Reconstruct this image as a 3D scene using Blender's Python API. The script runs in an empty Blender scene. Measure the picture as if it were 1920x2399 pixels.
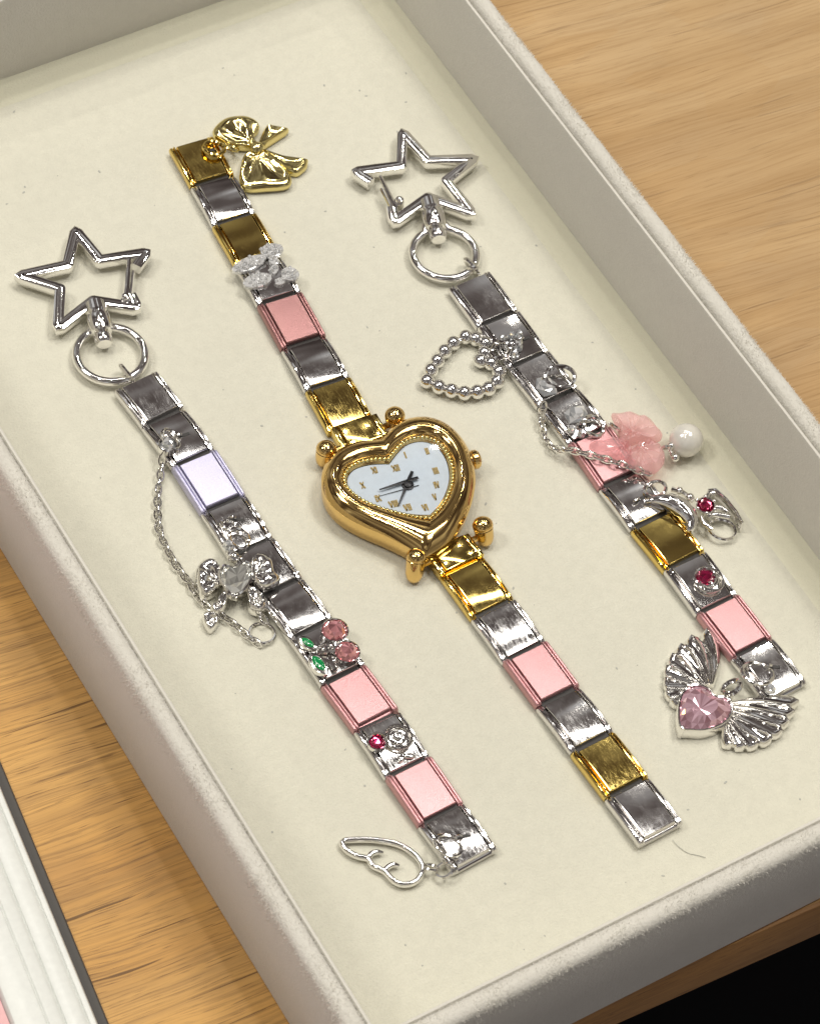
import bpy, bmesh, math, random
from mathutils import Vector, Matrix, Euler
R = math.radians
MM = 0.001
random.seed(7)
scene = bpy.context.scene
col = scene.collection

# ------------------------------------------------------------------ camera, world, lights, exposure
cam_d = bpy.data.cameras.new('camera')
cam = bpy.data.objects.new('camera', cam_d); col.objects.link(cam)
cam_d.sensor_fit = 'VERTICAL'; cam_d.sensor_height = 24.0
cam_d.lens = 24.0 * 7692.86 / 2399.0
cam_d.clip_start = 0.02; cam_d.clip_end = 20.0
_rx = Vector((0.8575051, -0.50543474, 0.09602464)); _ry = Vector((-0.36912522, -0.73444397, -0.56950736)); _rz = Vector((0.35837352, 0.45291035, -0.81635815))
_m = Matrix((( _rx.x, -_ry.x, -_rz.x), (_rx.y, -_ry.y, -_rz.y), (_rx.z, -_ry.z, -_rz.z))).to_4x4()
_m.translation = Vector((-202.88771, -256.2029, 468.77279)) * MM
cam.matrix_world = _m
cam_d.dof.use_dof = True; cam_d.dof.focus_distance = 0.572; cam_d.dof.aperture_fstop = 48.0
scene.camera = cam

world = bpy.data.worlds.new('World'); scene.world = world; world.use_nodes = True
_bg = world.node_tree.nodes['Background']
# dim shop interior: dark brown noise, paler patches added to vary metal reflections
_wt = world.node_tree; _tc = _wt.nodes.new('ShaderNodeTexCoord'); _wn = _wt.nodes.new('ShaderNodeTexNoise'); _wr = _wt.nodes.new('ShaderNodeValToRGB')
_wn.inputs['Scale'].default_value = 2.6; _wn.inputs['Detail'].default_value = 1.0; _wn.inputs['Roughness'].default_value = .6; _wn.inputs['Distortion'].default_value = .8
_wt.links.new(_tc.outputs['Generated'], _wn.inputs['Vector']); _wt.links.new(_wn.outputs['Fac'], _wr.inputs[0]); _wt.links.new(_wr.outputs[0], _bg.inputs[0])
for _i, (_p, _c) in enumerate(((.36, (.048, .037, .034, 1)), (.49, (.115, .096, .089, 1)), (.59, (.28, .265, .255, 1)), (.70, (.60, .60, .60, 1)))):
    _e = _wr.color_ramp.elements
    if _i > 1: _e.new(_p)
    _e[_i].position = _p; _e[_i].color = _c
_bg.inputs[1].default_value = 1.0

def lamp(name, loc, size, watts, color=(1, .95, .86), target=(0, 0, 0), shape='DISK', size_y=None):
    d = bpy.data.lights.new(name, 'AREA'); d.shape = shape; d.size = size
    if size_y: d.size_y = size_y
    d.energy = watts; d.color = color
    o = bpy.data.objects.new(name, d); col.objects.link(o); o.location = loc
    o.rotation_euler = (Vector(target) - Vector(loc)).to_track_quat('-Z', 'Y').to_euler()
    return o
# shop ceiling tube and small spots; two soft panels added to soften shadows
lamp('added_soft_panel', (-1.2, 0.75, 2.0), 0.5, 16.5, (1, .968, .90), shape='SQUARE')
lamp('added_soft_panel', (0.72, -0.15, 2.05), 0.5, 14.0, (1, .968, .90), shape='SQUARE')
lamp('ceiling_tube', (0.62, 0.62, 2.0), 1.6, 8.0, (1, .97, .92), shape='RECTANGLE', size_y=0.09)
for (x, y, z, w) in ((0.25, 0.55, 1.9, 3.2), (-0.35, 0.25, 2.0, 3.0), (1.5, 1.6, 2.2, 2.6), (0.35, 1.5, 2.1, 2.6),
                     (-0.75, -0.15, 2.0, 1.8), (0.75, -0.30, 2.0, 1.8), (1.55, 0.75, 2.1, 2.0), (-0.2, 0.9, 2.0, 2.6)):
    lamp('ceiling_spot', (x, y, z), 0.06, w * 1.25, (1, .95, .86))

vs = scene.view_settings
vs.view_transform = 'Standard'; vs.look = 'None'; vs.exposure = 0.0; vs.gamma = 1.0; vs.use_curve_mapping = False
scene.render.engine = 'CYCLES'
scene.cycles.use_denoising = True
scene.cycles.max_bounces = 8; scene.cycles.glossy_bounces = 6; scene.cycles.transmission_bounces = 8
scene.cycles.sample_clamp_indirect = 6.0
scene.cycles.caustics_refractive = False

# ------------------------------------------------------------------ materials
MATS = {}
def nodes_of(name):
    m = bpy.data.materials.new(name); m.use_nodes = True
    nt = m.node_tree; b = nt.nodes['Principled BSDF']; MATS[name] = m
    return m, nt, b
def N(nt, t, **kw):
    n = nt.nodes.new(t)
    for k, v in kw.items():
        if isinstance(k, str) and hasattr(n, k): setattr(n, k, v)
    return n
def link(nt, a, b): nt.links.new(a, b)
def coords_mm(nt, scale=(1, 1, 1), rotz=0.0, loc=(0, 0, 0)):
    """world position in millimetres, scaled"""
    g = N(nt, 'ShaderNodeNewGeometry'); mp = N(nt, 'ShaderNodeMapping')
    mp.vector_type = 'POINT'
    r = N(nt, 'ShaderNodeVectorRotate'); r.rotation_type = 'Z_AXIS'; r.inputs['Angle'].default_value = rotz
    link(nt, g.outputs['Position'], r.inputs['Vector'])
    link(nt, r.outputs[0], mp.inputs['Vector'])
    mp.inputs['Scale'].default_value = tuple(1000 * s for s in scale); mp.inputs['Location'].default_value = loc
    return mp.outputs[0]
def noise(nt, vec, scale, detail=4, rough=.55, dist=0.0):
    n = N(nt, 'ShaderNodeTexNoise'); n.inputs['Scale'].default_value = scale; n.inputs['Detail'].default_value = detail
    n.inputs['Roughness'].default_value = rough; n.inputs['Distortion'].default_value = dist
    link(nt, vec, n.inputs['Vector']); return n.outputs['Fac']
def ramp(nt, fac, stops):
    r = N(nt, 'ShaderNodeValToRGB'); e = r.color_ramp.elements
    while len(e) < len(stops): e.new(.5)
    for i, (p, c) in enumerate(stops):
        e[i].position = p; e[i].color = (c[0], c[1], c[2], 1) if isinstance(c, tuple) else (c, c, c, 1)
    link(nt, fac, r.inputs[0]); return r.outputs[0]
def mixc(nt, fac, a, b, mode='MIX'):
    m = N(nt, 'ShaderNodeMix'); m.data_type = 'RGBA'; m.blend_type = mode
    for i, v in ((0, fac), (6, a), (7, b)):
        if isinstance(v, (int, float)): m.inputs[i].default_value = v
        elif isinstance(v, tuple): m.inputs[i].default_value = (*v, 1)
        else: link(nt, v, m.inputs[i])
    return m.outputs[2]
def bump(nt, b, h, dist_mm, strength=1.0):
    n = N(nt, 'ShaderNodeBump'); n.inputs['Strength'].default_value = strength; n.inputs['Distance'].default_value = dist_mm * MM
    link(nt, h, n.inputs['Height']); link(nt, n.outputs[0], b.inputs['Normal'])

def velvet(name, c, dark, sheen=.35):
    m, nt, b = nodes_of(name)
    v = coords_mm(nt)
    big = noise(nt, v, .045, 3); mid = noise(nt, v, .5, 4, .65); fine = noise(nt, v, 2.2, 4, .75)
    base = ramp(nt, big, [(.3, tuple(x * .95 for x in c)), (.7, c)])
    base = mixc(nt, ramp(nt, mid, [(.34, .32), (.6, 0.)]), base, dark)
    base = mixc(nt, ramp(nt, fine, [(.34, .34), (.52, 0.)]), base, dark)
    link(nt, base, b.inputs['Base Color'])
    b.inputs['Roughness'].default_value = .95; b.inputs['Specular IOR Level'].default_value = .12
    b.inputs['Sheen Weight'].default_value = sheen; b.inputs['Sheen Roughness'].default_value = .45
    h = noise(nt, v, 2.2, 4, .7)
    bump(nt, b, h, .35, .55)
    return m
m, nt, b = nodes_of('pile'); b.inputs['Base Color'].default_value = (.72, .695, .63, 1); b.inputs['Roughness'].default_value = .9; b.inputs['Specular IOR Level'].default_value = .1; b.inputs['Sheen Weight'].default_value = .5
velvet('pad_suede', (.69, .672, .568), (.57, .555, .468))
velvet('border_suede', (.72, .70, .555), (.65, .63, .50), .3)
velvet('wall_velvet', (.69, .665, .60), (.615, .59, .53), .35)

def wood(name, k=1.0):
    m, nt, b = nodes_of(name)
    rz = R(5.5)
    vw = coords_mm(nt, (1 / 60, 1 / 24, 1 / 24), rz)
    warp = noise(nt, vw, 1.0, 3, .5)
    def wv(sx, sy, amt, loc=(0, 0, 0)):
        amt = amt * .22
        v = coords_mm(nt, (sx, sy, sy), rz, loc)
        a = N(nt, 'ShaderNodeVectorMath'); a.operation = 'MULTIPLY_ADD'
        link(nt, warp, a.inputs[0]); a.inputs[1].default_value = (0, amt, 0); link(nt, v, a.inputs[2])
        return a.outputs[0]
    tone = noise(nt, wv(1 / 120, 1 / 18, 1.2), 1.0, 4, .55)
    band = noise(nt, wv(1 / 110, 1 / 4.2, 8.0), 1.0, 6, .68)
    fine = noise(nt, wv(1 / 26, 1 / .42, 55.0), 1.0, 5, .7)
    pore = noise(nt, wv(1 / 7, 1 / .27, 85.0, (3, 9, 0)), 1.0, 2, .6)
    longp = noise(nt, wv(1 / 42, 1 / 1.0, 26.0, (11, 4, 0)), 1.0, 3, .58)
    patch = noise(nt, wv(1 / 55, 1 / 40, 1.0, (5, 2, 0)), 1.0, 2, .5)
    cell = N(nt, 'ShaderNodeTexVoronoi'); cell.inputs['Scale'].default_value = 1.0
    link(nt, wv(1 / 16, 1 / 7, .5), cell.inputs['Vector'])
    sep = N(nt, 'ShaderNodeSeparateColor'); link(nt, cell.outputs['Color'], sep.inputs[0])
    # the laminate is redder and more open-grained on the left, paler on the right
    gx = N(nt, 'ShaderNodeNewGeometry'); sx = N(nt, 'ShaderNodeSeparateXYZ'); link(nt, gx.outputs['Position'], sx.inputs[0])
    mr = N(nt, 'ShaderNodeMapRange'); mr.inputs[1].default_value = -.07; mr.inputs[2].default_value = .10; mr.inputs[3].default_value = 0.; mr.inputs[4].default_value = 1.; link(nt, sx.outputs[0], mr.inputs[0])
    def fade(f, lo, hi):
        m_ = N(nt, 'ShaderNodeMapRange'); m_.inputs[3].default_value = lo; m_.inputs[4].default_value = hi; link(nt, mr.outputs[0], m_.inputs[0])
        k = N(nt, 'ShaderNodeMath'); k.operation = 'MULTIPLY'; link(nt, f, k.inputs[0]); link(nt, m_.outputs[0], k.inputs[1]); return k.outputs[0]
    base = ramp(nt, tone, [(.28, (.53, .27, .068)), (.5, (.62, .345, .098)), (.74, (.69, .41, .135))])
    pale = ramp(nt, tone, [(.28, (.39, .25, .12)), (.5, (.48, .325, .165)), (.74, (.55, .39, .215))])
    base = mixc(nt, mr.outputs[0], base, pale)
    base = mixc(nt, ramp(nt, sep.outputs[0], [(.0, .0), (1., .22)]), base, (.46, .26, .085))
    base = mixc(nt, ramp(nt, patch, [(.56, .0), (.75, .45)]), base, (.30, .19, .10))
    base = mixc(nt, fade(ramp(nt, band, [(.36, .55), (.56, 0.)]), 1.0, .7), base, (.33, .19, .07))
    base = mixc(nt, fade(ramp(nt, fine, [(.36, .75), (.53, 0.)]), 1.0, .45), base, (.27, .145, .048))
    base = mixc(nt, fade(ramp(nt, pore, [(.30, .85), (.40, 0.)]), 1.0, .4), base, (.19, .10, .035))
    base = mixc(nt, fade(ramp(nt, longp, [(.32, .85), (.355, 0.)]), 1.0, .35), base, (.11, .055, .02))
    if k != 1: base = mixc(nt, 1.0, base, (k * .95, k * .8, k * .66), 'MULTIPLY')  # darker, redder tint over the same grain
    link(nt, base, b.inputs['Base Color'])
    b.inputs['Roughness'].default_value = .52; b.inputs['Specular IOR Level'].default_value = .3
    bump(nt, b, ramp(nt, longp, [(.25, 0.), (.36, 1.)]), .08, .5)
    return m
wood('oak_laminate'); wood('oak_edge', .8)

def metal(name, c, rough=.05, scratch=.07, wave=.0):
    m, nt, b = nodes_of(name)
    b.inputs['Base Color'].default_value = (*c, 1); b.inputs['Metallic'].default_value = 1
    v = coords_mm(nt)
    s = noise(nt, coords_mm(nt, (2.6, .5, 1)), 1.2, 5, .75)
    sm = noise(nt, v, .22, 4, .65)
    oi = N(nt, 'ShaderNodeObjectInfo')
    mr = N(nt, 'ShaderNodeMapRange'); mr.inputs[1].default_value = .42; mr.inputs[2].default_value = .75
    mr.inputs[3].default_value = 0.; mr.inputs[4].default_value = scratch * 2.2
    mr2 = N(nt, 'ShaderNodeMapRange'); mr2.inputs[1].default_value = .45; mr2.inputs[2].default_value = .7
    mr2.inputs[3].default_value = rough; mr2.inputs[4].default_value = rough + scratch
    pw = N(nt, 'ShaderNodeMath'); pw.operation = 'MULTIPLY'; link(nt, oi.outputs['Random'], pw.inputs[0]); link(nt, mr.outputs[0], pw.inputs[1])
    ad = N(nt, 'ShaderNodeMath'); ad.operation = 'ADD'; link(nt, pw.outputs[0], ad.inputs[0])
    link(nt, s, mr.inputs[0]); link(nt, sm, mr2.inputs[0]); link(nt, mr2.outputs[0], ad.inputs[1]); link(nt, ad.outputs[0], b.inputs['Roughness'])
    h = noise(nt, v, .42, 3, .5)
    bump(nt, b, h, .012 + wave * .5, .5)
    return m
metal('silver', (.80, .785, .775)); metal('silver_bright', (.88, .865, .84), .05, .06, .1)
metal('gold', (.78, .585, .185)); metal('gold_pale', (.80, .68, .31), .09, .08, .12); metal('gold_case', (.78, .535, .205), .07, .05)
metal('gunmetal', (.035, .035, .037), .3)
def satin(name, c, mt=.6, rough=.46):
    m, nt, b = nodes_of(name)
    v = coords_mm(nt)
    fl = noise(nt, v, 4.5, 3, .7)
    link(nt, ramp(nt, fl, [(.3, tuple(x * .86 for x in c)), (.7, tuple(min(1, x * 1.08) for x in c))]), b.inputs['Base Color'])
    b.inputs['Metallic'].default_value = mt; b.inputs['Roughness'].default_value = rough
    b.inputs['Coat Weight'].default_value = .12; b.inputs['Coat Roughness'].default_value = .3
    bump(nt, b, fl, .05, .6)
    return m
satin('pink_satin', (.59, .32, .33), .75, .38); satin('pink_satin_dusty', (.42, .215, .21), .8, .34); satin('lavender_satin', (.56, .545, .71), .7)
def plain(name, c, rough=.4, mt=0, coat=0, **kw):
    m, nt, b = nodes_of(name)
    v = coords_mm(nt)
    n = noise(nt, v, .8, 3)
    link(nt, ramp(nt, n, [(.3, tuple(x * .93 for x in c)), (.7, c)]), b.inputs['Base Color'])
    b.inputs['Roughness'].default_value = rough; b.inputs['Metallic'].default_value = mt; b.inputs['Coat Weight'].default_value = coat
    for k, val in kw.items(): b.inputs[k.replace('_', ' ')].default_value = val
    return m
plain('pearl', (.79, .765, .70), .16, .2, 1.0); MATS['pearl'].node_tree.nodes['Principled BSDF'].inputs['Coat Roughness'].default_value = .04
plain('dial', (.53, .60, .68), .35); plain('black_panel', (.003, .003, .0035), .9, Specular_IOR_Level=.05); plain('white_plastic', (.72, .735, .70), .32)
plain('dark_grey', (.06, .055, .05), .6); plain('pink_card', (.80, .46, .46), .6); plain('green_enamel', (.0, .24, .06), .1, 0, 1.0)
plain('numeral_gold', (.58, .43, .18), .22, .75); plain('slot_dark', (.02, .017, .015), .5); plain('lint_dark', (.12, .10, .08), .9); plain('lint_grey', (.42, .42, .38), .9)
def gem(name, c, mt=.75):
    m, nt, b = nodes_of(name)
    g = N(nt, 'ShaderNodeNewGeometry')
    n = N(nt, 'ShaderNodeTexWhiteNoise'); link(nt, g.outputs['True Normal'], n.inputs['Vector'])
    link(nt, mixc(nt, n.outputs['Value'], tuple(x * .45 for x in c), tuple(min(1, x * 1.45) for x in c)), b.inputs['Base Color'])
    b.inputs['Metallic'].default_value = mt; b.inputs['Roughness'].default_value = .04
    b.inputs['Coat Weight'].default_value = 1; b.inputs['Coat Roughness'].default_value = .02
    return m
gem('gem_white', (.90, .90, .90), .4); gem('gem_pink', (.92, .46, .54), .6); gem('gem_ruby', (.42, .012, .085)); gem('gem_clear', (.84, .88, .92), .6); gem('gem_rose', (.72, .30, .32), .6); gem('gem_smoke', (.66, .66, .62), .7)
def resin(name, c):
    m, nt, b = nodes_of(name)
    b.inputs['Base Color'].default_value = (*c, 1); b.inputs['Roughness'].default_value = .06
    b.inputs['Coat Weight'].default_value = 1.0; b.inputs['Coat Roughness'].default_value = .02; b.inputs['Coat IOR'].default_value = 1.7
    t = N(nt, 'ShaderNodeBsdfTransparent'); t.inputs[0].default_value = (.99, .82, .81, 1); mx = N(nt, 'ShaderNodeMixShader'); mx.inputs[0].default_value = .32
    link(nt, t.outputs[0], mx.inputs[1]); link(nt, b.outputs[0], mx.inputs[2]); link(nt, mx.outputs[0], nt.nodes['Material Output'].inputs['Surface'])
    return m
resin('pink_resin', (.94, .70, .72))
def thin_glass(name):
    m, nt, b = nodes_of(name); nt.nodes.remove(b)
    t = N(nt, 'ShaderNodeBsdfTransparent'); g = N(nt, 'ShaderNodeBsdfGlossy'); g.inputs['Roughness'].default_value = .03
    f = N(nt, 'ShaderNodeFresnel'); f.inputs['IOR'].default_value = 1.5; mx = N(nt, 'ShaderNodeMixShader')
    link(nt, f.outputs[0], mx.inputs[0]); link(nt, t.outputs[0], mx.inputs[1]); link(nt, g.outputs[0], mx.inputs[2])
    link(nt, mx.outputs[0], nt.nodes['Material Output'].inputs['Surface'])
thin_glass('watch_glass')

# ------------------------------------------------------------------ mesh helpers (all numbers in millimetres)
WM = {}
def world_of(o): return WM.get(o.name, Matrix.Identity(4))
class MB:
    def __init__(s): s.v = []; s.f = []
    def add(s, vs, fs):
        n = len(s.v); s.v += [tuple(p) for p in vs]; s.f += [tuple(i + n for i in f) for f in fs]; return s
    def rings(s, rings, closed_u=True, cap0=True, cap1=True):
        n = len(rings[0]); vs = [p for r in rings for p in r]; fs = []
        for i in range(len(rings) - 1):
            for j in range(n if closed_u else n - 1):
                k = (j + 1) % n
                fs.append((i * n + j, i * n + k, (i + 1) * n + k, (i + 1) * n + j))
        if cap0: fs.append(tuple(range(n - 1, -1, -1)))
        if cap1: fs.append(tuple((len(rings) - 1) * n + j for j in range(n)))
        return s.add(vs, fs)
    def box(s, c, size, rz=0):
        cx, cy, cz = c; sx, sy, sz = (q / 2 for q in size); ca, sa = math.cos(rz), math.sin(rz)
        vs = []
        for z in (-sz, sz):
            for x, y in ((-sx, -sy), (sx, -sy), (sx, sy), (-sx, sy)):
                vs.append((cx + x * ca - y * sa, cy + x * sa + y * ca, cz + z))
        return s.add(vs, [(3, 2, 1, 0), (4, 5, 6, 7), (0, 1, 5, 4), (1, 2, 6, 5), (2, 3, 7, 6), (3, 0, 4, 7)])
    def tube(s, pts, r, seg=8, closed=False, flat=1.0):
        pts = [Vector(p) for p in pts]; n = len(pts)
        rr = r if isinstance(r, (list, tuple)) else [r] * n
        rings = []; up = None
        for i, p in enumerate(pts):
            a = pts[(i - 1) % n] if (closed or i > 0) else p; b = pts[(i + 1) % n] if (closed or i < n - 1) else p
            t = (b - a).normalized()
            if up is None:
                up = Vector((0, 0, 1)) if abs(t.z) < .9 else Vector((1, 0, 0))
            up = (up - t * up.dot(t)).normalized(); sd = t.cross(up)
            rings.append([p + sd * (math.cos(2 * math.pi * k / seg) * rr[i]) + up * (math.sin(2 * math.pi * k / seg) * rr[i] * flat) for k in range(seg)])
        if closed: rings.append(rings[0]); return s.rings(rings, True, False, False)
        return s.rings(rings)
    def ring(s, c, r, t, normal=(0, 0, 1), seg=24, tseg=8, sq=(1, 1), rot=0):
        q = Vector(normal).normalized().to_track_quat('Z', 'Y'); c = Vector(c)
        rot_m = Matrix.Rotation(rot, 3, 'Z')
        return s.tube([c + q @ (rot_m @ Vector((math.cos(2 * math.pi * k / seg) * r * sq[0], math.sin(2 * math.pi * k / seg) * r * sq[1], 0))) for k in range(seg)], t, tseg, True)
    def ball(s, c, r, seg=14, rn=8, sq=(1, 1, 1)):
        rings = []
        for i in range(1, rn):
            a = math.pi * i / rn - math.pi / 2
            rings.append([(c[0] + math.cos(a) * math.cos(2 * math.pi * k / seg) * r * sq[0], c[1] + math.cos(a) * math.sin(2 * math.pi * k / seg) * r * sq[1], c[2] + math.sin(a) * r * sq[2]) for k in range(seg)])
        n0 = len(s.v)
        s.rings(rings, True, False, False)
        n = len(s.v); s.v += [(c[0], c[1], c[2] - r * sq[2]), (c[0], c[1], c[2] + r * sq[2])]
        last = n - seg
        for k in range(seg):
            s.f.append((n, n0 + (k + 1) % seg, n0 + k)); s.f.append((n + 1, last + k, last + (k + 1) % seg))
        return s
    def lathe(s, c, prof, seg=16, axis=(0, 0, 1)):
        q = Vector(axis).normalized().to_track_quat('Z', 'Y'); c = Vector(c)
        return s.rings([[c + q @ Vector((r * math.cos(2 * math.pi * k / seg), r * math.sin(2 * math.pi * k / seg), z)) for k in range(seg)] for r, z in prof])
    def plate(s, out, z0, z1, bev=.2):
        """outline extruded with a bevelled top edge"""
        out = ccw(out); ins = inset(out, bev)
        return s.rings([[(x, y, z0) for x, y in out], [(x, y, z1 - bev) for x, y in out],
                        [(x, y, z1 - bev * .3) for x, y in inset(out, bev * .3)], [(x, y, z1) for x, y in ins]])
    def puff(s, out, z0, h, prof=((1, 0), (1.0, .25), (.93, .55), (.78, .8), (.55, .95), (.28, 1.0), (.06, 1.0)), ripple=None, c=None):
        out = ccw(out); cx = sum(p[0] for p in out) / len(out); cy = sum(p[1] for p in out) / len(out)
        if c: cx, cy = c
        rings = []
        for k, z in prof:
            rings.append([(cx + (x - cx) * k, cy + (y - cy) * k, z0 + h * z + (ripple(math.atan2(y - cy, x - cx), k) if ripple else 0)) for x, y in out])
        return s.rings(rings)
    def facet(s, out, z0, girdle, top, k1=.78, k2=.55):
        """foil-backed stone: girdle wall, crown facets, table"""
        out = ccw(out); n = len(out); cx = sum(p[0] for p in out) / n; cy = sum(p[1] for p in out) / n
        S = lambda k, sh: [(cx + ((out[i][0] + out[(i + 1) % n][0]) / 2 - cx) * k, cy + ((out[i][1] + out[(i + 1) % n][1]) / 2 - cy) * k) if sh else (cx + (out[i][0] - cx) * k, cy + (out[i][1] - cy) * k) for i in range(n)]
        a = [(x, y, z0) for x, y in S(1, 0)]; b = [(x, y, girdle) for x, y in S(1, 0)]
        c = [(x, y, girdle + (top - girdle) * .55) for x, y in S(k1, 1)]; d = [(x, y, top) for x, y in S(k2, 0)]
        vs = a + b + c + d; fs = []
        for i in range(n):
            j = (i + 1) % n
            fs.append((i, j, n + j, n + i)); fs.append((n + i, n + j, 2 * n + i)); 
            fs.append((n + j, 2 * n + j, 2 * n + i)); fs.append((2 * n + i, 2 * n + j, 3 * n + j)); fs.append((3 * n + i, 2 * n + i, 3 * n + j))
        jr = random.Random(n * 7 + int(abs(cx) * 10)); J = (top - girdle) * .16
        vs = [(x, y, z + (jr.uniform(-J, J) * (1 if k < 3 * n else .22) if k >= 2 * n else 0)) for k, (x, y, z) in enumerate(vs)]
        # slightly broken-up table so it glitters
        vs.append((cx + .2 * (out[0][0] - cx), cy + .2 * (out[0][1] - cy), top + .03)); t = 4 * n
        for i in range(n): fs.append((3 * n + i, 3 * n + (i + 1) % n, t))
        return s.add(vs, fs)
    def sweep(s, pts, sec, closed=True):
        """sweep a (side offset, z) section along a flat path with mitred corners"""
        n = len(pts); rings = []
        for i in range(n):
            p = Vector(pts[i]); a = Vector(pts[(i - 1) % n]) if (closed or i) else None; b = Vector(pts[(i + 1) % n]) if (closed or i < n - 1) else None
            d1 = (p - a).normalized() if a is not None else (b - p).normalized(); d2 = (b - p).normalized() if b is not None else d1
            n1 = Vector((d1.y, -d1.x)); n2 = Vector((d2.y, -d2.x)); m = (n1 + n2)
            m = m.normalized() if m.length > 1e-6 else n1; k = 1 / max(.38, m.dot(n1))
            rings.append([(p.x + m.x * o * k, p.y + m.y * o * k, z) for o, z in sec])
        if closed: rings.append(rings[0]); return s.rings(rings, True, False, False)
        return s.rings(rings)
def area(o): return sum(o[i][0] * o[(i + 1) % len(o)][1] - o[(i + 1) % len(o)][0] * o[i][1] for i in range(len(o))) / 2
def ccw(o): return list(o) if area(o) > 0 else list(reversed(o))
def inset(out, d):
    n = len(out); r = []
    for i in range(n):
        p = Vector(out[i]); a = (p - Vector(out[i - 1])).normalized(); b = (Vector(out[(i + 1) % n]) - p).normalized()
        m = Vector((-a.y - b.y, a.x + b.x))
        m = m.normalized() if m.length > 1e-6 else Vector((-a.y, a.x)); k = 1 / max(.5, m.dot(Vector((-a.y, a.x))))
        r.append((p.x + m.x * d * k, p.y + m.y * d * k))
    return r
def smooth(pts, n=6, closed=True):
    P = [Vector(p) for p in pts]; L = len(P); out = []
    for i in range(L if closed else L - 1):
        g = (lambda j: P[j % L]) if closed else (lambda j: P[min(max(j, 0), L - 1)])
        p0, p1, p2, p3 = g(i - 1), g(i), g(i + 1), g(i + 2)
        for k in range(n):
            t = k / n
            out.append(tuple(.5 * ((2 * p1) + (p2 - p0) * t + (2 * p0 - 5 * p1 + 4 * p2 - p3) * t * t + (3 * p1 - p0 - 3 * p2 + p3) * t ** 3)))
    if not closed: out.append(tuple(P[-1]))
    return out
def resample(pts, n, closed=False):
    P = [Vector(p) for p in pts] + ([Vector(pts[0])] if closed else []); L = [0]
    for a, b in zip(P, P[1:]): L.append(L[-1] + (b - a).length)
    out = []; j = 0; m = n if closed else n - 1
    for i in range(n):
        s = L[-1] * i / m
        while j < len(L) - 2 and L[j + 1] < s: j += 1
        out.append(tuple(P[j].lerp(P[j + 1], (s - L[j]) / max(1e-9, L[j + 1] - L[j]))))
    return out
def circle(c, r, n=16, rot=0): return [(c[0] + r * math.cos(2 * math.pi * k / n + rot), c[1] + r * math.sin(2 * math.pi * k / n + rot)) for k in range(n)]
def ell(c, a, b, ang, n=16): return [(c[0] + a * math.cos(t) * math.cos(ang) - b * math.sin(t) * math.sin(ang), c[1] + a * math.cos(t) * math.sin(ang) + b * math.sin(t) * math.cos(ang)) for t in (2 * math.pi * k / n for k in range(n))]

def mesh_of(mb, name, mat, sharp=40, M=None):
    me = bpy.data.meshes.new(name)
    vs = [Vector(v) * MM for v in mb.v]
    if M is not None: vs = [M @ v for v in vs]
    me.from_pydata(vs, [], mb.f); me.validate()
    bm = bmesh.new(); bm.from_mesh(me); bmesh.ops.remove_doubles(bm, verts=bm.verts, dist=1e-7); bmesh.ops.recalc_face_normals(bm, faces=bm.faces); bm.to_mesh(me); bm.free()
    if sharp: 
        me.polygons.foreach_set('use_smooth', [True] * len(me.polygons)); me.set_sharp_from_angle(angle=R(sharp))
    me.materials.append(MATS[mat]); return me
def link_obj(name, data, parent, M):
    o = bpy.data.objects.new(name, data); col.objects.link(o)
    if parent is not None:
        o.parent = parent; o.matrix_local = world_of(parent).inverted() @ M
    else: o.matrix_local = M
    WM[o.name] = M.copy(); return o
def part(name, mb, mat, parent=None, sharp=40, origin=None, label=None, kind=None):
    """mesh given in scene millimetres; origin at its centre (or given), linked under parent"""
    if origin is None:
        xs, ys, zs = zip(*mb.v); origin = ((min(xs) + max(xs)) / 2, (min(ys) + max(ys)) / 2, min(zs))
    M = Matrix.Translation(Vector(origin) * MM)
    o = link_obj(name, mesh_of(mb, name, mat, sharp, M.inverted()), parent, M)
    if label: o['label'] = label
    if kind: o['kind'] = kind
    return o
def empty(name, loc, parent=None, label=None, rz=0):
    o = link_obj(name, None, parent, Matrix.Translation(Vector(loc) * MM) @ Matrix.Rotation(rz, 4, 'Z'))
    o.empty_display_size = .01
    if label: o['label'] = label
    return o
def tag(o, label, cat, group=None):
    o['label'] = label; o['category'] = cat
    if group: o['group'] = group
def place(name, me, parent, loc, rz=0, scale=(1, 1, 1), rot=None):
    M = Matrix.Translation(Vector(loc) * MM) @ (rot if rot is not None else Matrix.Rotation(rz, 4, 'Z')) @ Matrix.Diagonal((*scale, 1))
    return link_obj(name, me, parent, M)

# ------------------------------------------------------------------ counter
ZT = -1.81
table = empty('counter', (0, 120, ZT)); tag(table, 'oak-grain laminate counter top that carries the jewellery tray, black below', 'counter')
def edge_y(x): return -92.24 - .0506 * x
x0, x1 = -420, 520
mb = MB(); mb.rings([[(x, 620, ZT - 11.9), (x, 620, ZT), (x, edge_y(x) + .8, ZT), (x, edge_y(x) + .8, ZT - 11.9)] for x in (x0, x1)])
part('counter_top', mb, 'oak_laminate', table, 30)
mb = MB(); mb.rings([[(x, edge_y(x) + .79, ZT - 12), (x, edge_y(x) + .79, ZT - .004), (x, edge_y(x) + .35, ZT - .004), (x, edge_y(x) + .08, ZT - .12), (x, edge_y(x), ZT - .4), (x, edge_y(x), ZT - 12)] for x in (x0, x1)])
part('edge_band', mb, 'oak_edge', table, 30, label='edge band along the counter front, tinted darker than the top')
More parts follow.
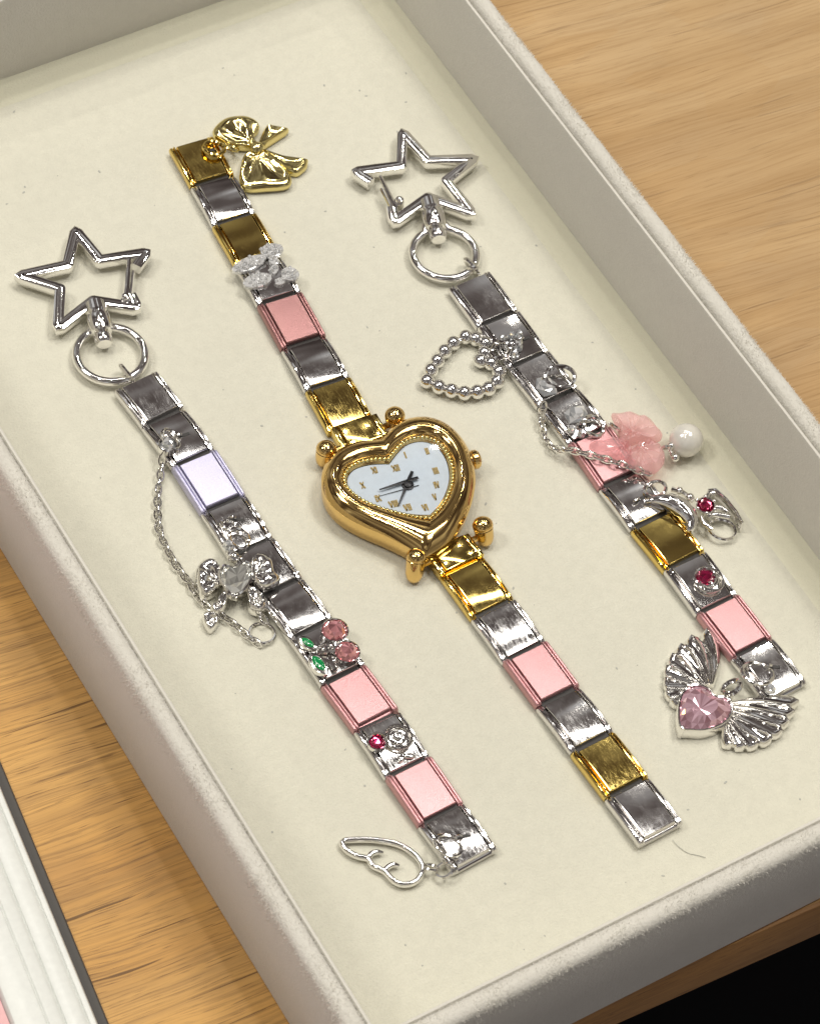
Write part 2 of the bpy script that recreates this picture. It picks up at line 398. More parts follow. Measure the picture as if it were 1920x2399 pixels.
mb = MB(); mb.rings([[(x0 + 2, 615, ZT - 800), (x0 + 2, 615, ZT - 12.01), (x0 + 2, edge_y(x0) + .8, ZT - 12.01), (x0 + 2, edge_y(x0) + .8, ZT - 800)],
                     [(x1 - 2, 615, ZT - 800), (x1 - 2, 615, ZT - 12.01), (x1 - 2, edge_y(x1) + .8, ZT - 12.01), (x1 - 2, edge_y(x1) + .8, ZT - 800)]])
part('cabinet', mb, 'black_panel', table, 30, label='black front of the counter')

# ------------------------------------------------------------------ tray
XL, YB, XR, YT, TW, HR, BW = -60.18, -89.14, 62.98, 125.48, 3.39, 22.6, 6.7
tray = empty('display_tray', (0, 18, ZT)); tag(tray, 'shallow cream velvet jewellery tray holding the three charm pieces', 'tray')
mb = MB(); mb.box(((XL + XR) / 2, (YB + YT) / 2, (ZT - .45) / 2), (XR - XL + 1, YB * -1 + YT + 1, -ZT - .45))
part('base_board', mb, 'border_suede', tray)
px0, px1, py0, py1 = XL + BW, XR - BW, YB + BW, YT - BW
def rrect(x0, y0, x1, y1, r, n=5):
    o = []
    for cx, cy, a in ((x1 - r, y0 + r, -90), (x1 - r, y1 - r, 0), (x0 + r, y1 - r, 90), (x0 + r, y0 + r, 180)):
        for k in range(n + 1): o.append((cx + r * math.cos(R(a + 90 * k / n)), cy + r * math.sin(R(a + 90 * k / n))))
    return o
o1 = rrect(px0 - .3, py0 - .3, px1 + .3, py1 + .3, 2.5)
mb = MB(); mb.rings([[(x, y, -.44) for x, y in o1], [(x, y, -.1) for x, y in inset(o1, .15)], [(x, y, 0) for x, y in inset(o1, .6)]])
pad = part('floor_pad', mb, 'pad_suede', tray, 30)
# border frame, a hair higher than the pad
fr = [(XL + .02, YB + .02), (XR - .02, YB + .02), (XR - .02, YT - .02), (XL + .02, YT - .02)]
mb = MB(); mb.sweep(fr, [(0, -.43), (0, .42), (-BW * .6, .38), (-BW * .92, .32), (-BW - .2, .03), (-BW - .5, -.43)])
part('border_strip', mb, 'border_suede', tray, 50)
# four walls with rounded rims, mitred corners
sec = [(0, ZT), (0, HR - 1.5)]
for k in range(1, 8):
    a = math.pi * k / 8; sec.append((TW / 2 - TW / 2 * math.cos(a), HR - 1.5 + 1.5 * math.sin(a)))
sec += [(TW, HR - 1.5), (TW, ZT + .7), (TW - .25, ZT + .25), (TW - .8, ZT)]
corners = [((XL, YB), (XR, YB), (0, -1)), ((XR, YB), (XR, YT), (1, 0)), ((XR, YT), (XL, YT), (0, 1)), ((XL, YT), (XL, YB), (-1, 0))]
for (a, b, n) in corners:
    t = Vector((b[0] - a[0], b[1] - a[1])).normalized(); rings = []
    L = (Vector(b) - Vector(a)).length; K = 40
    for i in range(K + 1):
        f = i / K; r = []
        for u, z in sec:
            q = Vector(a).lerp(Vector(b), f) + Vector(n) * u + t * (u * (2 * f - 1))
            w = .12 * math.sin(i * 1.7 + n[0] * 3) * (1 if 0 < i < K and z > 0 else 0)
            r.append((q.x + n[0] * w * .5, q.y + n[1] * w * .5, z + (w if z > HR - 2 else 0)))
        rings.append(r)
    mb = MB(); mb.rings(rings); part('wall', mb, 'wall_velvet', tray, 60)
# thin lining card added inside the walls, its gap shading a seam line
for (a, b, n) in corners:
    t = (Vector(b) - Vector(a)).normalized(); A = Vector(a) + t * .95; B = Vector(b) - t * .95; nn = Vector(n); mb = MB()
    mb.rings([[(*(q - nn * .16), .43), (*(q - nn * .16), HR - 1.25), (*(q - nn * .35), HR - 1.0), (*(q - nn * .75), HR - 1.05), (*(q - nn * .9), HR - 1.35), (*(q - nn * .9), .43)] for q in (A, B)])
    part('lining', mb, 'wall_velvet', tray, 40)
# velvet pile standing off the rims
mb = MB(); rnd = random.Random(3)
for (a, b, n) in corners:
    L = (Vector(b) - Vector(a)).length; t = (Vector(b) - Vector(a)).normalized(); nn = Vector((n[0], n[1], 0)); t3 = Vector((t.x, t.y, 0))
    for _ in range(int(L * 90)):
        f = rnd.random(); g = rnd.gauss(0, 1)
        ang = rnd.uniform(-.15, 1.15) * math.pi
        u = TW / 2 - TW / 2 * math.cos(min(max(ang, 0), math.pi)); z = HR - 1.5 + 1.5 * math.sin(min(max(ang, 0), math.pi))
        if ang < 0 : z -= rnd.random() * 2.0
        if ang > math.pi: z -= rnd.random() * 3.0
        q = Vector((a[0], a[1], 0)).lerp(Vector((b[0], b[1], 0)), f) + nn * u + Vector((0, 0, z))
        nrm = (nn * (-math.cos(min(max(ang, 0), math.pi))) + Vector((0, 0, math.sin(min(max(ang, 0), math.pi))))).normalized()
        d = (nrm + t3 * rnd.gauss(0, .5) + Vector((0, 0, rnd.gauss(0, .35)))).normalized()
        ln = rnd.uniform(.2, .6); w = d.cross(Vector((rnd.gauss(0, 1), rnd.gauss(0, 1), rnd.gauss(0, 1)))).normalized() * .04
        mb.add([q - w - nrm * .1, q + w - nrm * .1, q + d * ln], [(0, 1, 2)])
me = bpy.data.meshes.new('velvet_pile'); me.from_pydata([Vector(v) * MM for v in mb.v], [], mb.f); me.materials.append(MATS['pile'])
vp = link_obj('velvet_pile', me, tray, Matrix.Identity(4)); vp['kind'] = 'stuff'
# lint on the pad
mb = MB(); rnd = random.Random(11)
for _ in range(95):
    x, y = rnd.uniform(px0 + 2, px1 - 1), rnd.uniform(py0 + 2, py1 - 2); a = rnd.uniform(0, 6.28)
    if rnd.random() < 1.1:
        r = rnd.uniform(.08, .2); mb.plate(ell((x, y), r * rnd.uniform(1, 2.2), r, a, 6), 0, .06, .01)
    else:
        L = rnd.uniform(1.0, 3.2); cv = rnd.uniform(-.8, .8); pts = [(x + L * t * math.cos(a + cv * t), y + L * t * math.sin(a + cv * t), .07) for t in (0, .25, .5, .75, 1)]
        mb.tube(pts, .035, 4)
lint = part('lint', mb, 'lint_grey', None, None); lint['label'] = 'fine dark lint specks scattered over the cream tray floor'; lint['category'] = 'lint'; lint['kind'] = 'stuff'
mb = MB(); mb.tube(smooth([(8.2, -72.6, .25), (8.5, -74.2, .15), (9.2, -75.8, .1), (10.4, -76.9, .12), (11.3, -77.9, .2)], 4, False), .05, 5)
h = part('stray_hair', mb, 'lint_grey'); tag(h, 'thin grey curled hair on the tray floor below the watch strap end', 'hair')

# ------------------------------------------------------------------ framed pink panel at the lower left
fp = empty('framed_panel', (-100, -40, ZT)); tag(fp, 'pink panel with a ridged white plastic frame lying left of the tray', 'panel')
ang = math.atan2(-57.2 + 7.7, -88.4 + 82.3)        # along its right edge, towards the viewer
d = Vector((math.cos(ang), math.sin(ang))); nL = Vector((d.y, -d.x))   # nL points away from the tray
if nL.x > 0: nL = -nL
e0 = Vector((-82.3, -7.7)) - d * 190; 
def strip(prof, l0=0, l1=330):
    m = MB(); m.rings([[(*(e0 + d * l + nL * u), z) for u, z in prof] for l in (l0, l1)]); return m
part('base_plate', strip([(0, ZT), (0, ZT + .5), (.3, ZT + .8), (150, ZT + .8), (150, ZT)]), 'dark_grey', fp, 30)  # dark sheet under the frame, left bare along its right edge
pr = [(2.1, ZT + .8)]
for u, z in ((2.1, 1.2), (2.35, 1.7), (2.8, 1.85), (3.2, 1.75), (3.4, 1.45), (3.6, 1.75), (4.1, 2.05), (6.2, 2.25), (6.6, 2.1), (6.8, 1.8), (7.05, 2.15), (7.5, 2.4), (9.2, 2.55), (9.5, 2.3), (9.75, 2.6), (10.5, 2.8), (13.6, 2.9), (14.3, 2.75), (14.7, 2.3), (14.9, 1.2)): pr.append((u, z))
pr.append((14.9, ZT + .8))
part('frame_rail', strip(pr), 'white_plastic', fp, 35)
part('pink_insert', strip([(14.91, ZT + .81), (14.91, 1.9), (140, 1.9), (140, ZT + .81)]), 'pink_card', fp, 30)

# ------------------------------------------------------------------ bracelet links
PITCH = 10.1
def link_meshes(key, mat, bow, plate_mat=None):
    half = [(4.42, .45), (4.5, .75), (4.5, 1.75), (4.38, 2.08), (4.2, 2.22), (3.98, 2.2), (3.88, 1.92), (3.78, 1.92), (3.7, 2.24), (3.58, 2.32), (3.42, 2.3), (3.34, 2.1), (3.32, 1.4)]
    sec = half + [(-x, z) for x, z in reversed(half)] + [(-4.2, .35), (4.2, .35)]
    mb = MB(); rings = []
    ys = [-4.98, -4.9, -4.6, -3.6, -2.4, -1.2, 0, 1.2, 2.4, 3.6, 4.6, 4.9, 4.98]
    for y in ys:
        e = max(0, abs(y) - 4.6) / .38
        rings.append([(x * (1 - .012 * e), y, z - (bow * (y / 5) ** 2 + .22 * e * e if z > 1 else 0)) for x, z in sec])
    mb.rings(rings)
    body = mesh_of(mb, key + '_link', mat, 38)
    mb = MB(); rings = []
    ys = [-4.56, -4.54, -4.5, -4.4, -3.9, -3, -2, -1, 0, 1, 2, 3, 3.9, 4.4, 4.5, 4.54, 4.56]
    for i, y in enumerate(ys):
        e = max(0, abs(y) - 4.4) / .16
        drop = bow * (y / 5) ** 2 + .22 * e * e
        t = 2.56 - drop
        w = 3.12
        rings.append([(-w, y, 1.2), (-w, y, t - .12), (-w + .04, y, t - .04), (-w + .12, y, t), (-1.5, y, t + .02), (0, y, t + .03), (1.5, y, t + .02), (w - .12, y, t), (w - .04, y, t - .04), (w, y, t - .12), (w, y, 1.2)])
    mb.rings(rings)
    plate = mesh_of(mb, key + '_plate', plate_mat or mat, 24)
    return body, plate
LM = {'S': link_meshes('silver', 'silver', .46), 'S2': link_meshes('silver_flat', 'silver', .22), 'S3': link_meshes('silver_domed', 'silver', .62), 'G': link_meshes('gold', 'gold', .50), 'G2': link_meshes('gold_flat', 'gold', .25), 'P': link_meshes('pink', 'pink_satin', .08),
      'D': link_meshes('dusty_pink', 'pink_satin_dusty', .10), 'V': link_meshes('lavender', 'lavender_satin', .08)}
LBL = {'S': 'polished silver link', 'G': 'polished gold link', 'P': 'matte pink link', 'D': 'matte dusty pink link', 'V': 'matte lavender link'}
def strap(parent, org, a, ss, tt, kinds):
    """links between the measured joints; returns the link objects"""
    dx, dy = math.sin(a), -math.cos(a); nx, ny = math.cos(a), math.sin(a); out = []
    P = [(org[0] + dx * s + nx * t, org[1] + dy * s + ny * t) for s, t in zip(ss, tt)]
    rnd = random.Random(len(ss) * 13 + int(org[0]))
    for k, key in enumerate(kinds):
        (xa, ya), (xb, yb) = P[k], P[k + 1]
        L = math.hypot(xb - xa, yb - ya); rz = math.atan2(ya - yb, xa - xb) - math.pi / 2
        tilt = Matrix.Rotation(rz, 4, 'Z') @ Matrix.Rotation(R(rnd.uniform(-2.6, 2.6)), 4, 'X') @ Matrix.Rotation(R(rnd.uniform(-1.6, 1.6)), 4, 'Y')
        body, plate = LM[rnd.choice({'S': ['S', 'S2', 'S3'], 'G': ['G', 'G2']}.get(key, [key]))]
        o = place('link', body, parent, ((xa + xb) / 2, (ya + yb) / 2, .05), scale=(1, L / PITCH, 1), rot=tilt); o['label'] = LBL[key]
        link_obj('face_plate', plate, o, world_of(o))
        out.append(o)
    # hinge strips under the joints
    for k in range(1, len(kinds)):
        mb = MB(); mb.box((P[k][0], P[k][1], 1.0), (6.6, 1.6, .9), a); part('hinge', mb, 'slot_dark', parent)
    return out

def stone(c, r, z0, h, mat, parent, name='stone', n=10, label=None):
    mb = MB(); mb.facet(circle(c, r, n, random.random()), z0, z0 + h * .35, z0 + h); return part(name, mb, mat, parent, None, label=label)
def bezel(c, r, z0, z1, mat, parent, name='bezel', t=.3):
    mb = MB(); mb.sweep(circle(c, r, 20), [(-t / 2, z0), (t / 2, z0), (t / 2, z1 - .1), (0, z1), (-t / 2, z1 - .1)]); return part(name, mb, mat, parent)
def hook(parent, slit, ringc, r, zc, tilt, mat='silver_bright', t=.32, sq=(1, 1), label=None):
    """dangle loop: an eye standing out of a slot in the face plate and the jump ring through it"""
    mb = MB(); a = math.atan2(slit[1][1] - slit[0][1], slit[1][0] - slit[0][0])
    c = ((slit[0][0] + slit[1][0]) / 2, (slit[0][1] + slit[1][1]) / 2)
    mb.box((c[0], c[1], 2.6), (2.2, .55, .2), a); s = part('slot', mb, 'slot_dark', parent)
    mb = MB(); mb.ring((slit[0][0], slit[0][1], 2.9), .6, .24, (math.cos(a + 1.57), math.sin(a + 1.57), .2), 14, 6)
    part('eye', mb, mat, parent)
    mb = MB(); mb.ring((ringc[0], ringc[1], zc), r, t, tilt, 26, 8, sq); part('jump_ring', mb, mat, parent)

CHAIN_L = MB(); CHAIN_L.ring((0, 0, 0), .92, .21, (0, 0, 1), 14, 6, (1.25, .74)); CHAIN_ME = mesh_of(CHAIN_L, 'chain_link', 'silver_bright', 60)
def chain(parent, pts, label, step=1.35):
    P = smooth(pts, 6, False); L = sum((Vector(b) - Vector(a)).length for a, b in zip(P, P[1:]))
    n = int(L / step); Q = resample(P, n + 1)
    e = empty('chain', Q[0], parent, label)
    rnd = random.Random(n)
    for i in range(n):
        a, b = Vector(Q[i]), Vector(Q[i + 1]); t = (b - a).normalized()
        roll = (R(62) if i % 2 else R(-28)) + rnd.gauss(0, .18)
        up = Vector((0, 0, 1)); sd = t.cross(up).normalized(); up = sd.cross(t)
        z = (up * math.cos(roll) + sd * math.sin(roll)); y = z.cross(t)
        M = Matrix((t, y, z)).transposed().to_4x4()
        place('chain_link', CHAIN_ME, e, (a + b) / 2, rot=M)
    return e

def star_clasp(parent, tips, gate, hinge, swivel, ringc, rr, label):
    c = (sum(t[0] for t in tips) / 10, sum(t[1] for t in tips) / 10)
    e = empty('star_clasp', (c[0], c[1], .4), parent, label)
    # rounded tips
    pts = []
    for i, p in enumerate(tips):
        p = Vector(p); q = Vector(tips[i - 1]); r = Vector(tips[(i + 1) % 10]); s = .8 if i % 2 == 0 else .15
        a = p + (q - p).normalized() * s; b = p + (r - p).normalized() * s
        pts += [tuple(a), tuple((a + b) / 2 * .65 + p * .35), tuple(b)]
    gap0, gap1 = gate
    sec = [(-.8, 1.0), (-.35, .8), (.35, .8), (.8, 1.0), (1.05, 1.6), (1.05, 2.75), (.95, 3.0), (.7, 3.12), (0, 3.16), (-.7, 3.12), (-.95, 3.0), (-1.05, 2.75), (-1.05, 1.6)]
    # open frame: drop the inner corner that the gate bridges
    gi = min(range(1, 10, 2), key=lambda i: (Vector(tips[i]) - (Vector(gap0) + Vector(gap1)) / 2).length)
    k = gi * 3; seq = pts[k + 3:] + pts[:k]
    a = Vector(seq[-1]); b = Vector(tips[gi]); seq.append(tuple(a.lerp(b, .42)))
    a = Vector(seq[0]); seq.insert(0, tuple(a.lerp(b, .42)))
    mb = MB(); mb.sweep(seq, sec, False); part('star_frame', mb, 'silver_bright', e, 35)
    g0 = Vector((*gap0, 2.6)); g1 = Vector((*gap1, 2.6)); mb = MB(); mb.tube([g0, g0.lerp(g1, .5), g1], [.42, .48, .55], 8)
    ex = (g1 - g0).cross(Vector((0, 0, 1))).normalized() * .9
    if (Vector((*c, 2.6)) - (g0 + ex)).length < (Vector((*c, 2.6)) - g0).length: ex = -ex
    mb.tube([g0.lerp(g1, .35) + ex, g1 + ex * .9], .3, 6)
    part('gate', mb, 'silver_bright', e)
    mb = MB(); mb.lathe((hinge[0], hinge[1], 1.0), [(.95, 0), (.95, 2.2), (.7, 2.7), (.35, 2.8), (.3, 3.0), (.1, 3.05)], 12); part('gate_hinge', mb, 'silver_bright', e, 30)
    s0, s1, s2, s3 = (Vector((*p, 2.45)) for p in swivel); ax = (s3 - s0).normalized()
    mb = MB(); mb.lathe(s0 + ax * .2, [(1.2, -.4), (1.9, .1), (2.0, 2.1), (1.7, 2.5), (1.7, 2.9), (2.15, 3.1), (2.25, 3.8), (2.2, 5.9), (1.9, 6.6), (1.1, 6.9)], 18, ax)
    part('swivel_barrel', mb, 'silver_bright', e, 30)
    mb = MB(); mb.lathe(s0 + ax * 6.9, [(1.0, 0), (1.1, .5), (1.6, .8), (1.7, 1.8), (1.5, 2.4), (1.3, 2.6), (.1, 2.62)], 16, ax); part('swivel_knob', mb, 'silver_bright', e, 30)
    # D ring
    ra = math.atan2((Vector(swivel[2]) - Vector(ringc)).y, (Vector(swivel[2]) - Vector(ringc)).x); pp = []
    for i in range(41):
        t = ra + R(22) + (2 * math.pi - R(44)) * i / 40
        pp.append((ringc[0] + rr * math.cos(t), ringc[1] + rr * math.sin(t), 1.7))
    e0 = s0 + ax * 5.4; sd = Vector((-ax.y, ax.x, 0))
    pp = [tuple(e0 + (sd if (Vector(pp[0]) - e0).dot(sd) > 0 else -sd) * 1.5)] + pp + [tuple(e0 + (sd if (Vector(pp[-1]) - e0).dot(sd) > 0 else -sd) * 1.5)]
    mb = MB(); mb.tube(pp, .82, 10); part('ring', mb, 'silver_bright', e)
    return e

# ------------------------------------------------------------------ bracelet with cherry and wing (left)
bl = empty('charm_bracelet', (-25.3, -6, 0)); tag(bl, 'silver charm bracelet with cherry, lavender link and open wing, nearest the tray left edge', 'bracelet', 'silver link charm bracelets in the tray')
LL = strap(bl, (-27.095, 49.665), .0327, [.3, 9.55, 20, 30.65, 40.9, 50.5, 60.2, 70.6, 80.9, 91.0, 101.1, 111.3], [-.2, .2, .3, .05, -.35, -.3, 0, -.12, 0, -.2, -.15, 0], 'SSVSSSSPSPS')
star_clasp(bl, [(-21.3, 84.0), (-20.6, 75.9), (-12.0, 73.7), (-19.0, 69.3), (-19.6, 63.2), (-25.9, 68.1), (-34.4, 65.3), (-30.0, 73.1), (-35.2, 79.0), (-26.3, 77.4)],
           ((-15.5, 74.0), (-20.0, 66.7)), (-20.6, 65.8), [(-25.9, 67.6), (-26.5, 64.0), (-27.8, 60.1), (-28.8, 57.9)], (-28.4, 56.5), 6.1, 'hollow silver star clasp, gate on its right side')
mb = MB(); mb.ring((-27.9, 51.4, 1.9), 1.8, .45, (.9, .1, .35), 18, 6, (1, 1)); part('jump_ring', mb, 'silver_bright', bl)
# second link: round crystal on a loop, chain hanging from it
hook(LL[1], ((-26.6, 34.6), (-24.6, 34.4)), (-28.3, 34.3), 2.0, 3.3, (.5, -.1, 1), sq=(1.1, .8))
e = empty('crystal_charm', (-29.4, 33.5, 2.6), bl, 'round clear crystal on the second link')
bezel((-29.4, 33.3), 1.55, 2.4, 3.9, 'silver_bright', e); stone((-29.4, 33.3), 1.4, 2.6, 1.9, 'gem_clear', e)
chain(bl, [(-30.9, 32.3, 2.2), (-32.6, 29.8, 1.2), (-34.9, 26.5, .7), (-36.9, 22.8, .7), (-38.3, 19.6, .7), (-38.9, 16, .7), (-39.1, 12.6, .7), (-39.0, 10.2, .7), (-38.8, 7.2, .7), (-38.8, 4.5, .7), (-38.2, 1.6, .7), (-37, -.6, .7), (-35.8, -3.6, .7), (-35.1, -6.1, .7), (-34.1, -8.6, .7)], 'fine silver cable chain looping left of the bracelet')
# bow charm with heart crystal
hook(LL[3], ((-26.6, 15.0), (-25.0, 13.9)), (-27.8, 13.6), 1.5, 3.1, (.3, .2, 1), sq=(1.1, .8))
e = empty('bow_charm', (-32, 3, .5), bl, 'silver ribbon bow charm with a heart crystal centre')
mb = MB(); mb.ring((-27.9, 10.3, 3.7), 1.9, .34, (.35, -.3, 1), 22, 8); part('jump_ring', mb, 'silver_bright', e)
stone((-30.2, 9.7), 1.05, 3.3, 1.4, 'gem_clear', e, 'stone', 9)
mb = MB(); mb.ball((-30.6, 7.3, 3.6), 1.15, 12, 7); mb.ring((-30.3, 7.6, 3.8), 1.2, .3, (.6, .5, .6), 14, 6); part('bail', mb, 'silver_bright', e)
def ribbon(out, z, h, name, parent, mat='silver_bright', folds=4, amp=.3, c=None):
    s = smooth(out, 4); mb = MB()
    mb.puff(s, z, h, ((1, 0), (1.02, .35), (.96, .72), (.82, .98), (.62, 1.0), (.42, .78), (.2, .55), (.06, .5)), ripple=lambda a, k: amp * math.sin(a * folds + 1) * (k * (1 - k) * 3 + .15), c=c); return part(name, mb, mat, parent, 60)
ribbon([(-33.5, 5.9), (-33.2, 8.5), (-34.4, 9.8), (-36.5, 9.3), (-37.7, 7.5), (-38.5, 5.2), (-38.8, 3.4), (-37.1, 3.1), (-35.1, 3.8)], 1.0, 2.4, 'ribbon_loop', e, folds=5, amp=.45, c=(-34.6, 5.6))
ribbon([(-29.3, 4.0), (-27.5, 5.9), (-25.9, 5.9), (-25.0, 3.8), (-25.7, 1.7), (-25.5, 0), (-27.3, -.8), (-29.2, -.1), (-29.8, 1.8)], 2.6, 1.9, 'ribbon_loop', e, folds=5, amp=.45, c=(-28.6, 3.0))
ribbon([(-34.1, 3.0), (-36.3, 2.0), (-37.5, .7), (-38.6, .8), (-38.4, -.6), (-36.6, -.3), (-34.4, 1.6)], .8, 2.2, 'ribbon_tail', e, folds=2)
ribbon([(-37.9, .2), (-39.6, .9), (-40.6, -.5), (-40.5, -2.6), (-39.1, -2.3), (-37.7, -1.0)], .3, 1.7, 'ribbon_end', e, folds=2, amp=.2)
ribbon([(-31.0, 2.0), (-32.0, -.2), (-32.7, -2.3), (-31.6, -3.7), (-30.1, -3.4), (-29.6, -1.7), (-29.8, .8)], .9, 2.3, 'ribbon_tail', e, folds=3, amp=.4)
hb = smooth([(-34.0, .1), (-34.9, 2.7), (-34.5, 5.2), (-32.8, 6.4), (-31.6, 5.2), (-29.5, 5.7), (-28.6, 4.1), (-30.1, 2.0)], 3)
mb = MB(); mb.sweep(ccw(hb), [(-.2, 2.6), (.25, 2.6), (.25, 4.0), (0, 4.2), (-.2, 4.0)]); part('bezel', mb, 'silver_bright', e)
mb = MB(); mb.facet(inset(ccw(hb), .2)[::2], 3.0, 3.9, 4.7, .8, .6); part('stone', mb, 'gem_smoke', e, None, label='heart-cut clear crystal')
mb = MB(); mb.ring((-32.6, -6.7, .6), 2.2, .26, (.1, .1, 1), 24, 6); mb.ring((-31.2, -4.9, 1.3), 1.0, .24, (.6, -.2, .7), 14, 6); part('end_ring', mb, 'silver_bright', e)
# cherry
e = empty('cherry_charm', (-25, -16, 2.6), bl, 'two pink stone cherries with green enamel leaves on the seventh link')
for c, r in (((-22.4, -13.3), 2.25), ((-22.7, -18.0), 2.1)):
    bezel(c, r, 2.4, 3.7, 'silver_bright', e); stone(c, r - .1, 2.7, 1.9, 'gem_rose', e, 'stone', 12, 'pink faceted cherry stone')
for c, L, w, an in (((-27.7, -13.4), 2.0, 1.05, math.atan2(-3.5, 1.4)), ((-28.1, -17.8), 2.5, 1.35, math.atan2(-4.8, .4))):
    def marq(L, w): return [(c[0] + (L * math.cos(t)) * math.cos(an) - w * (abs(math.sin(t)) ** 1.3 * (1 if math.sin(t) > 0 else -1)) * math.sin(an), c[1] + L * math.cos(t) * math.sin(an) + w * (abs(math.sin(t)) ** 1.3 * (1 if math.sin(t) > 0 else -1)) * math.cos(an)) for t in (2 * math.pi * k / 24 for k in range(24))]
    mb = MB(); mb.plate(marq(L, w), 2.3, 3.5, .15); lf = part('leaf', mb, 'silver_bright', e, 40)
    mb = MB(); mb.puff(marq(L * .66, w * .62), 3.48, .35); part('enamel', mb, 'green_enamel', e, 60, label='green enamel leaf filling')
mb = MB()
for pts in ([(-27.2, -15.2), (-25.8, -14.6), (-24.4, -14.0)], [(-27.2, -15.6), (-25.6, -16.4), (-24.2, -17.0)], [(-26.2, -20.0), (-26.1, -18.6), (-25.6, -17.2)]): mb.tube([(x, y, 3.2) for x, y in pts], [.45, .4, .35], 7)
for x, y in ((-25.9, -15.6), (-25.4, -18.4), (-24.4, -15.6), (-25.8, -19.6)): mb.ball((x, y, 3.1), .5, 8, 5)
part('stem', mb, 'silver_bright', e)
# rose and ruby
def rose(parent, c, r, z, ruby_c, ruby_r, label):
    e = empty('rose_charm', (c[0], c[1], 2.6), parent, label)
    mb = MB(); mb.puff(circle(c, r, 22), 2.4, z - 2.4, ripple=lambda a, k: .12 * math.sin(a * 5 + k * 9))
    sp = [(c[0] + r * .9 * (1 - t) * math.cos(t * 14) , c[1] + r * .9 * (1 - t) * math.sin(t * 14), z + .02 + .25 * t) for t in (i / 36 for i in range(37))]
    mb.tube(sp, .2, 6)
    mb.ring((c[0], c[1], z - .1), r, .24, (0, 0, 1), 24, 6)
    part('rose', mb, 'silver_bright', e, 60)
    bezel(ruby_c, ruby_r + .12, 2.5, z + .35, 'silver_bright', e); stone(ruby_c, ruby_r, 2.8, z - 2.8 + .75, 'gem_ruby', e, 'stone', 10, 'deep red round stone')
    return e
e = rose(bl, (-23.4, -36.2), 2.35, 3.3, (-27.0, -35.5), 1.35, 'silver rose with a red stone on the ninth link')
mb = MB()
for x, y, a in ((-24.6, -39.6, .6), (-23.4, -39.9, -.5)): mb.puff(ell((x, y), 1.1, .55, a, 10), 2.5, .5)
part('leaf', mb, 'silver_bright', e, 60)
# open wing
hook(LL[10], ((-24.1, -56.9), (-22.2, -57.3)), (-26.5, -57.6), 2.25, 3.2, (.25, .1, 1), sq=(1.05, .9))
e = empty('wing_charm', (-35, -54, .3), bl, 'open wire angel wing charm at the lower end')
wo = smooth([(-40.7, -48.1), (-38.6, -48.7), (-35.4, -50.5), (-32.6, -53.0), (-31.4, -55.6), (-31.2, -57.5), (-31.9, -58.9), (-33.7, -59.9), (-35.6, -59.6), (-36.7, -58.5), (-37.1, -56.9), (-37.4, -55.8), (-38.5, -54.2), (-38.5, -52.8), (-39.8, -51.6), (-40.8, -49.9)], 4)
mb = MB(); mb.tube([(x, y, .95) for x, y in wo], .52, 8, True, 1.35); part('wing_outline', mb, 'silver_bright', e, 60)
for pts in ([(-38.5, -52.8), (-37.6, -52.2), (-36.6, -52.3), (-35.7, -52.9)], [(-37.4, -55.9), (-36.2, -55.5), (-35.3, -55.6), (-34.6, -56.2)]):
    mb = MB(); mb.tube([(x, y, 1.0) for x, y in smooth(pts, 4, False)], [.5] * 9 + [.42, .34, .26, .2], 8); part('feather_curl', mb, 'silver_bright', e, 60)
mb = MB(); mb.ring((-30.3, -58.9, 1.2), 1.05, .3, (.4, .5, .8), 16, 6); mb.ring((-28.8, -60.6, 1.7), 1.4, .3, (-.3, .3, .9), 18, 6); part('jump_ring', mb, 'silver_bright', e)

# ------------------------------------------------------------------ wristwatch (middle)
wt = empty('wristwatch', (3, 6, 0)); tag(wt, 'gold heart-shaped wristwatch on a silver, gold and pink link strap', 'watch')
MU = strap(wt, (8.086, 94.252), -.0829, [0, 10, 20, 30.4, 40.2, 50.75, 61, 70.7], [0, 0, 0, 0, 0, 0, 0, 0], 'GSGSDSG')
ML = strap(wt, (4.259, -10.796), .0355, [.1, 10.1, 20, 30.2, 40.6, 50.7, 60.7], [0] * 7, 'GSPSGS')
# heart case
OUT = [(-1.45, -7.77), (4.14, -6.55), (9.25, -3.4), (12.94, .40), (15.2, 4.23), (16.45, 8.84), (16.1, 13.2), (14.3, 16.3), (11.47, 17.9), (7.93, 18.08), (3.93, 16.4), (-.34, 17.83), (-3.80, 17.70), (-6.85, 16.3), (-9.1, 13.83), (-10.24, 10.50), (-9.9, 6.77), (-8.0, 2.9), (-5.2, -1.1), (-3.0, -4.8)]
INN = [(3.5, -.75), (6.3, .55), (8.95, 2.7), (10.71, 5.04), (11.75, 8.1), (11.6, 11.0), (10.06, 12.85), (7.54, 13.45), (5.28, 12.75), (2.57, 11.3), (1.19, 12.0), (-.97, 12.78), (-3.40, 12.95), (-5.26, 11.9), (-5.95, 10.00), (-5.33, 7.7), (-3.75, 5.1), (-1.24, 2.45), (1.2, .5)]
def halves(P, notch):
    a = smooth(P[:notch + 1], 5, False); b = smooth(P[notch:] + [P[0]], 5, False)
    return resample(a, 33)[:-1] + resample(b, 33)[:-1]
OUT = [(3.4 + (x - 3.4) * 1.025, 5.2 + (y - 5.2) * 1.025) for x, y in OUT]; INN = [(2.9 + (x - 2.9) * 1.03, 6.6 + (y - 6.6) * 1.03) for x, y in INN]
HO = halves(OUT, 10); HI = halves(INN, 9)
hl = lambda s: [(o[0] + (i[0] - o[0]) * s, o[1] + (i[1] - o[1]) * s) for o, i in zip(HO, HI)]
case = empty('case', (3, 6, 0), wt, 'heart-shaped gold watch case')
def loopz(s, z): return [(x, y, z) for x, y in hl(s)]
